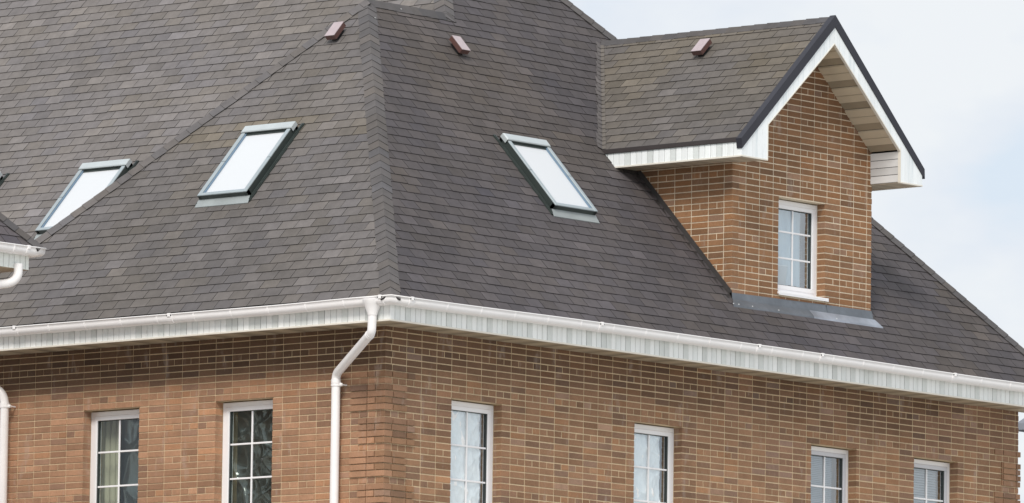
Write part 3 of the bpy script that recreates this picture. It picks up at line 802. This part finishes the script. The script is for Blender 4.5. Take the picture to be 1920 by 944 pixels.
mask = halfplanes([(XL-.03, ZDB+.075), (XR+.03, ZDB+.115), (XR+.03, gt(XR+.03)+.03), (XC, 3.81), (XL-.03, gt(XL-.03)+.03)])
# gable: split courses below and above the eaves so the clipped top follows the rake
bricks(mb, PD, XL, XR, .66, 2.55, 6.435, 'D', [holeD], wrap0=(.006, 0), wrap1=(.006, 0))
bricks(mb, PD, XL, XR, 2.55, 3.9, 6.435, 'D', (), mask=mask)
mb.build('brick_facing', ['brick'], dorm)
mb = MB()
PS = lambda u, z, d: V((XL-d, u, z))
msk = halfplanes([(-.05, ZDB+.12), (yz(ZDB+.12)-.0, ZDB+.12), (yz(2.7)-.02, 2.7), (-.05, 2.7)])
kmin = msk
# side cheek: bricks above the roof line
bricks(mb, PS, .0, 1.6, .70, 2.30, .095, 'D', (), mask=halfplanes([(.13, (.13-E0)*K-.02), (.13, 2.262), (yz(2.262)+.015, 2.262)]))
k = 0
while True:       # corner bricks returning round the side
    za = ZL+ (k+int((.70-ZL)/.075)+1)*.075
    if za > 2.28: break
    kk = round((za-ZL)/.075)
    if kk % 2: mb.box(PS, -.006, .12, za, za+.065, -.12, .006, 0, brick_color('D', 0, za), bev=.002)
    k += 1
PS2 = lambda u, z, d: V((XR+d, u, z))
bricks(mb, PS2, .13, 1.6, .70, 2.30, .095, 'D', (), mask=halfplanes([(.13, (.13-E0)*K-.02), (.13, 2.262), (yz(2.262)+.015, 2.262)]))
mb.build('brick_facing', ['brick'], dorm, label='side cheek of the dormer in brick with thick pale joints')
# roof slopes of the dormer
nD = V((-KD, 0, 1)).normalized(); SD = sqrt(1+KD*KD)
FD = frame(V((XEL, 0, zed(XEL))), V((0, 1, 0)), V((1, 0, KD)).normalized(), nD)
nD2 = V((KD, 0, 1)).normalized()
FD2 = frame(V((XER, 0, zed(XER))), V((0, 1, 0)), V((-1, 0, KD)).normalized(), nD2)
vtop = (XC-XEL)*SD
regD = [[(YG, 0), (yz(zed(XEL))+.03, 0), (yz(ZRD)+.03, vtop), (YG, vtop)]]
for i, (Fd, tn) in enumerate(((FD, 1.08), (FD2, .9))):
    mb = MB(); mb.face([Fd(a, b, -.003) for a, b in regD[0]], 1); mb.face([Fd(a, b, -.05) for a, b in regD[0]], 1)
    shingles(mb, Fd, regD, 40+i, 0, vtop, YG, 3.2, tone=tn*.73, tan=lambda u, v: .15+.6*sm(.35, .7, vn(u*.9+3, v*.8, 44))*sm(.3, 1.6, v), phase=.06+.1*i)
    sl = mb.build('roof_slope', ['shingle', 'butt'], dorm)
    if i == 0: slopeD = sl
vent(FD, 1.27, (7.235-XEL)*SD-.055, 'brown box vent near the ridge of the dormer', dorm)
mb = MB()
capline(mb, (XC, yz(ZRD)-.03, ZRD), (XC, YG+.02, ZRD+.002), V((-1, 0, -KD)).normalized(), V((1, 0, -KD)).normalized(), .10, seed=9, step=.2, base=.008, tone=.66)
mb.build('ridge_cap', ['shingle', 'butt'], dorm)
# woven valley strip between dormer and main slope
mb = MB()
A = V((XEL, yz(zed(XEL)), zed(XEL))); B = V((XC, yz(ZRD), ZRD)); t = (B-A).normalized(); n_ = int((B-A).length/.105)
for i in range(n_):
    a = A+t*(i*.105); b = A+t*(i*.105+.15); d1 = ortho((-1, 0, 0), t); d2 = V((0, -1, 0)); d2 = ortho((0, -1, .0), t)
    br = 1+rnd.gauss(0, .1); c = (.118*br, .106*br, .103*br); wv = .085+rnd.uniform(-.02, .02)
    mb.face([a+nR*.014-d1*0+nD*.012, b+nR*.006+nD*.006, b+d1*wv+nR*.008, a+d1*(wv-.02)+nR*.015], 0, c)
    mb.face([a+nR*.014+nD*.012, a+V((.0, -.03, 0))+ortho((0, -1, 0), t)*.03+nD*.014, b+ortho((0, -1, 0), t)*.05+nD*.006, b+nR*.006+nD*.006], 0, (c[0]*1.15, c[1]*1.13, c[2]*1.02))
mb.build('valley', ['shingle', 'butt'], dorm, label='woven shingle valley where dormer meets main slope')
# verge: dark metal drip, white bargeboard with boxed returns
def slab(mb, pts, y0, y1, mi=0, tint=(.8, .83, .84)):
    """polygon in xz extruded between y0 and y1"""
    a = [V((x, y0, z)) for x, z in pts]; b = [V((x, y1, z)) for x, z in pts]
    mb.face(a, mi, tint); mb.face(b[::-1], mi, tint)
    for i in range(len(pts)): j = (i+1) % len(pts); mb.face([a[i], b[i], b[j], a[j]], mi, tint)
top = lambda x: ZRD+.020-KD*abs(x-XC)
mb = MB()
slab(mb, [(XEL-.03, top(XEL-.03)), (XC, top(XC)+.012), (XC, top(XC)-.132), (XEL-.012, top(XEL-.03)-.118)], YG-.026, YG+.06)
slab(mb, [(XC, top(XC)+.011), (XER+.03, top(XER+.03)), (XER+.036, top(XER+.03)-.118), (XC, top(XC)-.1315)], YG-.0255, YG+.06)
mb.build('verge_flashing', ['drip'], dorm, label='dark metal verge flashing over the bargeboards')
mb = MB()
fo = lambda x: 3.985-.885*abs(x-XC); fi = lambda x: 3.80-.885*abs(x-XC)
XIL, XIR = 6.272, 8.848
zi = fi(XIL); zb_ = 2.262
cb = (.86, .89, .90)
# bargeboard: butt-jointed strips with fine grooves
def strips(x0, x1, n, lo, hi):
    for i in range(n):
        a = x0+(x1-x0)*i/n; b = x0+(x1-x0)*(i+1)/n; j = 1+rnd.gauss(0, .025)
        slab(mb, [(a+.0015, lo(a)), (b-.0015, lo(b)), (b-.0015, hi(b)), (a+.0015, hi(a))], YG-.012, YG+.03, 0, tuple(x*j for x in cb))
strips(XEL-.002, XIL, 5, lambda x: zb_, lambda x: min(fo(x)+.06, top(x)-.1))
strips(XIL, XC, 13, fi, lambda x: fo(x)+.06)
strips(XC, XIR, 13, fi, lambda x: fo(x)+.06)
strips(XIR, XER-.002, 5, lambda x: zb_, lambda x: min(fo(x)+.06, top(x)-.1))
bb = mb.build('bargeboard', ['barge'], dorm, label='white bargeboard with boxed ends on the dormer gable')
mb = MB()
for x0, x1 in ((XIL, XC), (XC, XIR)):
    slab(mb, [(x0, fi(x0)-.012), (x1, fi(x1)-.012), (x1, fi(x1)+.004), (x0, fi(x0)+.004)], YG-.016, YG+.02)
slab(mb, [(XEL-.006, zb_-.012), (XIL+.004, zb_-.012), (XIL+.004, zb_+.004), (XEL-.006, zb_+.004)], YG-.016, YG+.02)
slab(mb, [(XIR-.004, zb_-.012), (XER+.006, zb_-.012), (XER+.006, zb_+.004), (XIR-.004, zb_+.004)], YG-.016, YG+.02)
slab(mb, [(XIL-.004, zb_), (XIL+.008, zb_), (XIL+.008, zi), (XIL-.004, zi)], YG-.0155, YG+.02)
slab(mb, [(XIR-.008, zb_), (XIR+.004, zb_), (XIR+.004, zi), (XIR-.008, zi)], YG-.0155, YG+.02)
mb.build('trim_strip', ['trim'], bb)
# raking soffits and return faces
mb = MB()
sd_ = (.60, .51, .38), (.50, .42, .31), (.34, .28, .20)
for sgn_ in (-1, 1):
    x1 = XIR if sgn_ > 0 else XIL; n = 15
    for i in range(n):
        a = XC+(x1-XC)*i/n; b = XC+(x1-XC)*(i+1)/n; kd = (0, 0, 2)[i % 3]; j = 1+rnd.gauss(0, .03); c = tuple(x*j for x in sd_[kd]); dzz = (.012 if kd == 2 else 0)
        g = (b-a)*.07
        mb.faces([(a+g, YG+.02, fi(a+g)+dzz), (b-g, YG+.02, fi(b-g)+dzz), (b-g, .0, fi(b-g)+dzz), (a+g, .0, fi(a+g)+dzz),
                  (a+g, YG+.02, fi(a+g)+.02), (b-g, YG+.02, fi(b-g)+.02), (b-g, .0, fi(b-g)+.02), (a+g, .0, fi(a+g)+.02)],
                 [(0, 1, 2, 3), (0, 1, 5, 4), (3, 2, 6, 7), (0, 4, 7, 3), (1, 2, 6, 5)], 0, c)
    mb.face([(XC, YG+.02, fi(XC)+.021), (x1, YG+.02, fi(x1)+.021), (x1, 0, fi(x1)+.021), (XC, 0, fi(XC)+.021)], 1)
    # boxed return, inner vertical face with horizontal laps
    zz = [zb_+(fi(x1)-zb_)*q/4 for q in range(5)]; cr = (.66, .66, .66)
    for q in range(4):
        kk = -sgn_; c = tuple(x*(1, .86, 1, 1.02)[q] for x in cr)
        P = lambda y, z, d: V((x1+kk*d, y, z))
        mb.box(P, YG+.02, .0, zz[q]+.004, zz[q+1]-.002, -.02, .0+.001*q, 0, c, bev=.003)
    mb.face([(x1+sgn_*.003, YG+.02, zb_), (x1+sgn_*.003, 0, zb_), (x1+sgn_*.003, 0, fi(x1)), (x1+sgn_*.003, YG+.02, fi(x1))], 1)
# level soffits under the boxed eaves
for (xa, xb, ye) in ((XEL, XIL, yz(zb_)), (XIR, XER, yz(zb_))):
    y = YG+.02; i = 0
    while y < ye+.1:
        c = tuple(x*(1, .9, 1.05, .82)[i % 4] for x in (.56, .48, .37)); yb = min(y+.1, ye+.1)
        mb.box(lambda a, b, cc: V((a, b, zb_+.004-cc)), xa+.004, xb, y+.002, yb-.002, 0, .008, 0, c); y += .1; i += 1
    mb.face([(xa, YG, zb_+.006), (xb, YG, zb_+.006), (xb, ye+.1, zb_+.006), (xa, ye+.1, zb_+.006)], 1)
mb.build('soffit', ['soffit', 'dark'], dorm, label='tan slatted soffit inside the dormer gable')
# side eaves fascia
PE = lambda u, z, d: V((XEL-.002-d+.012, u, z)); PE2 = lambda u, z, d: V((XER+.002+d-.012, u, z))
for PP, sd2 in ((PE, 3), (PE2, 4)):
    mb = MB(); panels(mb, PP, YG+.03, yz(zb_)+.25, zb_, 2.44, .012, sd2, tints=((.86, .885, .88), (.83, .855, .85), (.74, .77, .755)))
    mb.build('fascia', ['panel'], dorm)
    mb = MB(); mb.box(PP, YG-.014, yz(zb_)+.05, zb_-.012, zb_+.006, -.02, .018); mb.build('trim_strip', ['trim'], dorm)
    mb = MB(); mb.box(PP, YG+.035, yz(2.47)+.03, 2.428, 2.484, -.02, .030, bev=.004); mb.build('drip_edge', ['drip2'], dorm, label='brown metal drip edge along the dormer eaves')
# flashings
roofz = lambda y: (y-E0)*K
mb = MB()
ys = -.045; zl_, zr_ = .695, .722
mb.face([(XL-.012, ys, roofz(ys)), (XR+.012, ys, roofz(ys)), (XR+.012, -.012, zr_), (XL-.012, -.012, zl_)])
mb.face([(XL-.012, -.012, zl_), (XR+.012, -.012, zr_), (XR+.012, .003, zr_+.006), (XL-.012, .003, zl_+.006)])
mb.face([(XL-.012, ys, roofz(ys)), (XL-.012, -.012, zl_), (XL-.012, .02, zl_)]); mb.face([(XR+.012, ys, roofz(ys)), (XR+.012, -.012, zr_), (XR+.012, .02, zr_)])
jx = XL+1.80
mb.box(lambda a, b, c: V((a, ys+.008-c+(b-roofz(ys))*.16, b)), jx, jx+.008, roofz(ys)+.02, .712, 0, .008)
mb.build('flashing', ['flash'], dorm, label='dark grey metal upstand along the foot of the dormer')
n = 30; y1 = -.118
w1 = lambda x: .019+.004*sin(x*5.3)+.003*sin(x*11)
for (i0, i1, mt, lb) in ((0, 16, 'flash', 'dark grey metal apron under the left half of the dormer wall'), (16, 30, 'apron2', 'pale metal apron spreading onto the shingles under the right half')):
    mb = MB(); dz = .0 if i0 == 0 else .003
    for i in range(i0, i1):
        a = XL-.10+(XR-XL+.2)*i/n; b = XL-.10+(XR-XL+.2)*(i+1)/n
        ta = XL-.03+(XR-XL+.06)*i/n; tb = XL-.03+(XR-XL+.06)*(i+1)/n
        mb.faces([V((ta, ys, roofz(ys)+.024+dz)), V((tb, ys, roofz(ys)+.024+dz)), V((b, y1, roofz(y1)+w1(b)+dz)), V((a, y1, roofz(y1)+w1(a)+dz)), V((b, y1-.004, roofz(y1)-.002)), V((a, y1-.004, roofz(y1)-.002))], [(0, 1, 2, 3), (3, 2, 4, 5)])
    ap_ = mb.build('flashing', [mt], dorm, label=lb)
for x in (XL-.08, XL+.02, XL+.28, XL+.78, XL+1.9):
    mb = MB(); yy = -.10; p = V((x, yy, roofz(yy)+.022)); r = .010
    mb.faces([p+V((r*cos(a), r*sin(a)*.7, r*sin(a)*.7)) for a in [i*pi/3 for i in range(6)]]+[p+V((0, -.008, .008))], [(i, (i+1) % 6, 6) for i in range(6)])
    mb.build('screw_head', ['screw'], ap_) if False else mb.build('screw_head', ['screw'], dorm)
for X, s_ in ((XL, -1), (XR, 1)):
    mb = MB(); x = X+s_*.012
    mb.face([(x, -.02, roofz(-.02)), (x, yz(2.25), 2.25), (x, yz(2.25)-.085, 2.25), (x, -.02, roofz(-.02)+.10)])
    mb.face([(x, yz(2.25), 2.25), (x, -.02, roofz(-.02)), (x+s_*.07, -.02, roofz(-.02)+.014), (x+s_*.07, yz(2.25), 2.264)])
    mb.build('flashing', ['flashd'], dorm, label='dark side flashing along the dormer cheek')
# window of the dormer
window(PD, holeD, dorm, 'w', [1.555, 1.235], c_net(.80, 5), label='white dormer window of six panes') if False else None
def dwindow():
    P = PD; u0, u1, z0, z1 = holeD[0]+.004, holeD[1]-.004, holeD[2]+.03, holeD[3]-.012; rm = .12; s = .052
    mb = MB(); rims(mb, P, u0, u1, z0, z1, .058, -rm-.06, -rm)
    rims(mb, P, u0+s, u1-s, z0+s, z1-s, .052, -rm-.07, -rm+.008, 0, bev=.006); rims(mb, P, u0+s+.05, u1-s-.05, z0+s+.05, z1-s-.05, .008, -rm-.05, -rm-.008, 1, bev=0)
    fr = mb.build('window_frame', ['frame', 'bead'], dorm, label='white frame of the dormer window')
    g0, g1, h0, h1 = u0+s+.05, u1-s-.05, z0+s+.05, z1-s-.05
    mb = MB(); mb.face([P(g0, h0, -rm-.03), P(g1, h0, -rm-.03), P(g1, h1, -rm-.03), P(g0, h1, -rm-.03)]); mb.build('glass_pane', ['glassb'], dorm)
    mb = MB(); um = (g0+g1)/2; mw = .0105
    mb.box(P, um-mw, um+mw, h0, h1, -rm-.028, -rm-.014, bev=.003)
    for zz in (1.545, 1.228): mb.box(P, g0, g1, zz-mw, zz+mw, -rm-.0285, -rm-.0145, bev=.003)
    mb.build('muntin', ['frame'], dorm)
    mb = MB(); mb.box(P, u0-.01, u1+.045, z0-.028, z0-.002, -rm-.02, .035, 0, bev=.003); mb.box(P, u0-.01, u1+.045, z0-.042, z0-.028, .026, .0345)
    mb.build('window_sill', ['frame'], dorm, label='white projecting sill of the dormer window')
    mb = MB(); q = [P(XL+.1, .5, -1.5), P(XR-.1, .5, -1.5), P(XR-.1, 2.6, -1.5), P(XL+.1, 2.6, -1.5)]; o = [P(XL+.1, .5, -.302), P(XR-.1, .5, -.302), P(XR-.1, 2.6, -.302), P(XL+.1, 2.6, -.302)]
    mb.face(q)
    for i in range(4): j = (i+1) % 4; mb.face([q[i], q[j], o[j], o[i]])
    mb.build('room', ['room'], dorm)
    e = g0+(g1-g0)*.84
    mb = MB(); grid(mb, P, g0-.05, e+.06, h0-.1, h1+.06, lambda a, c: -rm-.14+.008*sin(a*55+1.5*vn(c*2, 1, 5)), 60, 10); mb.build('curtain', ['net'], dorm, smooth=True, label='pale net curtain in the dormer window')
    mb = MB(); grid(mb, P, e-.012, e+.03, h0-.1, h1+.06, lambda a, c: -rm-.10+.02*vn(c*30, a*90, 5), 3, 70); mb.build('plastic_film', ['film_clear'], dorm, smooth=True)
    mb = MB(); grid(mb, P, g1-.06, g1-.01, h0-.1, h1+.06, lambda a, c: -rm-.20+.006*sin(a*160), 12, 4); mb.build('curtain', ['curtain'], dorm, smooth=True)
    # bucket standing on the inner sill
    bk = root('bucket', 'white plastic bucket standing behind the lower panes of the dormer window', 'bucket', (7.42, .27, .93))
    mb = MB(); n = 24; c0_ = V((7.42, .28, .90))
    prof = [(.001, 0), (.085, 0), (.118, .235), (.124, .235), (.124, .25), (.113, .25), (.08, .01), (.001, .01)]
    mb.sweep([[c0_+V((r*cos(2*pi*k/n), r*sin(2*pi*k/n), z)) for k in range(n)] for r, z in prof], 0, close=True)
    o = mb.build('bucket_body', ['plastic'], bk, smooth=True)
    mb = MB(); mb.box(lambda a, b, c: V((a, b, c)), 7.0, 8.0, .15, .46, .865, .90, bev=.004); mb.build('inner_sill', ['frame'], dorm)
dwindow()

# ================================================================== NEIGHBOURING LOW BUILDING at the upper left (only its eaves corner is in the picture)
YB, XB, ZBY = 2.318, -3.4, .445        # fascia plane, right end of the fascia, gutter lip height
XW, YE = -9.0, 6.85
zf0, zf1 = ZBY-.249, ZBY-.03
side = root('corner_pavilion', 'brick pavilion whose white gutter corner and dark hip show at the left edge', 'house', (-6, 4.5, GZ))
bv = lambda a, b, c: V((a, b, c))
w_ = MB(); w_.box(bv, XW+.49, XB-.49, YB+.49, YE-.49, GZ, zf0+.06, 0); w_.build('wall', ['brick_tex'], side)
PB = lambda u, z, d: V((u, YB-d, z)); PBs = lambda u, z, d: V((XB+d, u, z))
bay = MB(); panels(bay, PB, -4.6, XB, zf0, zf1, .012, 12, tints=((.86, .88, .84), (.84, .86, .82), (.78, .80, .75)))
bay.box(PB, XW, -4.6, zf0, zf1, -.06, .01, 0, (.82, .84, .8)); bay.box(PB, -4.6, XB-.002, zf0, zf1, -.06, -.001, 1)
panels(bay, PBs, YB, YE, zf0, zf1, .010, 13)
bay.build('fascia', ['panel', 'dark'], side)
bay = MB(); u = XW; i = 0
while u < XB:
    c = st[(0, 0, 1, 2)[i % 4]]; bay.box(lambda a, b, cc: V((a, b, zf0+.006-cc)), u+.003, min(u+.1, XB)-.003, YB-.002, YB+.52, 0, .008, 0, c); u += .1; i += 1
bay.box(lambda a, b, cc: V((a, b, zf0+.006-cc)), XB-.52, XB-.003, YB+.523, YE, 0, .008, 0, st[0])
bay.build('soffit', ['soffit'], side)
bay = MB()
def brg(u, r=0.): return [V((u, YB-o, z+ZBY)) for o, z in gprof(r)]
bay.sweep([brg(u) for u in (XW, -5, -4, XB-.02)]+[[V((XB+o, YB-o, z+ZBY)) for o, z in gprof()]]+[[V((XB+o, yy, z+ZBY)) for o, z in gprof()] for yy in (YB+.02, YE)], close=False)
bg_ = bay.build('gutter', ['pvc'], side, smooth=True)
for u, wd_ in ((XB-.14, .05), (XB-.36, .02), (XB-.9, .02)):
    bay = MB(); bay.sweep([brg(u-wd_/2, -.003)[1:-1], brg(u-wd_/2, .006)[1:-1], brg(u+wd_/2, .006)[1:-1], brg(u+wd_/2, -.003)[1:-1]], close=False)
    if wd_ > .03: bay.box(lambda a, z, d: V((u+a, YB-GO-d, ZBY+z)), -.02, .02, -.035, .008, -.004, .014, bev=.003)
    bay.build('gutter_bracket', ['pvc'], bg_)
FB = frame(V((0, YB-.10, ZBY-.002)), V((1, 0, 0)), V((0, 1, K)).normalized(), nR)
hh = (YE-YB+.2)/2
bay = MB(); reg = [[(XW-.1, 0), (XB+.10, 0), (XB+.10-hh, hh*SL), (XW-.1+hh, hh*SL)]]; bay.face([FB(a, b, -.003) for a, b in reg[0]], 1)
shingles(bay, FB, reg, 61, 0, hh*SL, -6.2, XB+.1, tone=.72, violet=1)
A = V((XB+.10, YB-.10, ZBY)); B = A+V((-hh, hh, hh*K)); A2 = V((XB+.1, YE+.1, ZBY)); W1 = V((XW-.1, YB-.1, ZBY)); W2 = V((XW-.1, YE+.1, ZBY)); B2 = V((XW-.1+hh, B.y, B.z))
dz_ = V((0, 0, -.004))
for f_ in ([A, B, A2], [A2, B, B2, W2], [W1, W2, B2]): bay.face([p+dz_ for p in f_], 0, (.10, .095, .095))
bay.build('roof', ['shingle', 'butt'], side)
bay = MB(); t = B-A
capline(bay, A, B, ortho((-1, 0, 0), t), ortho((0, 1, 0), t), .12, seed=12, step=.17, base=.018, tone=.72)
bay.build('hip_cap', ['shingle', 'butt'], side)
bay = MB()
p0 = V((XB-.20, YB-.04, zf0+.05)); p1 = V((XB-.20, YB-.04, zf0-.16)); p2 = V((XB-.80, YB+.40, zf0-.26)); p3 = V((XB-.80, YB+.40, -9.5))
tube(bay, [p0]+arc(toward(p1, p0, .13), p1, toward(p1, p2, .16), 9)+arc(toward(p2, p1, .14), p2, toward(p2, p3, .16), 7)+[p3], .0505)
bay.build('downpipe', ['pvc'], side, smooth=True)

# ================================================================== SURROUNDINGS
mb = MB(); S = 3000; mb.face([(-S, -S, GZ), (S, -S, GZ), (S, S, GZ), (-S, S, GZ)])
g = mb.build('ground', ['ground']); g['kind'] = 'structure'; g['label'] = 'open ground around the house'
QX, QY, QZ = 52.981, 30.879, 4.450       # eave corner of the neighbour's roof
nb = root('neighbour_house', 'white rendered house with grey hip roof, a sliver past the right corner', 'house', (QX+4, QY-4, GZ))
mb = MB(); bx = lambda a, b, c: V((a, b, c))
mb.box(bx, QX+.5, QX+8, QY-8, QY-.5, GZ, QZ-.02); mb.build('wall', ['render'], nb)
mb = MB(); rz = QZ+4.3*.95
c4 = [V((QX, QY, QZ)), V((QX+8.6, QY, QZ)), V((QX+8.6, QY-8.6, QZ)), V((QX, QY-8.6, QZ))]; tp = V((QX+4.3, QY-4.3, rz))
for i in range(4): j = (i+1) % 4; mb.face([c4[i], c4[j], tp])
mb.face(c4); mb.box(bx, QX-.05, QX, QY-8.65, QY+.05, QZ-.10, QZ+.02); mb.box(bx, QX, QX+8.6, QY, QY+.05, QZ-.10, QZ+.02)
mb.build('roof', ['slate'], nb)
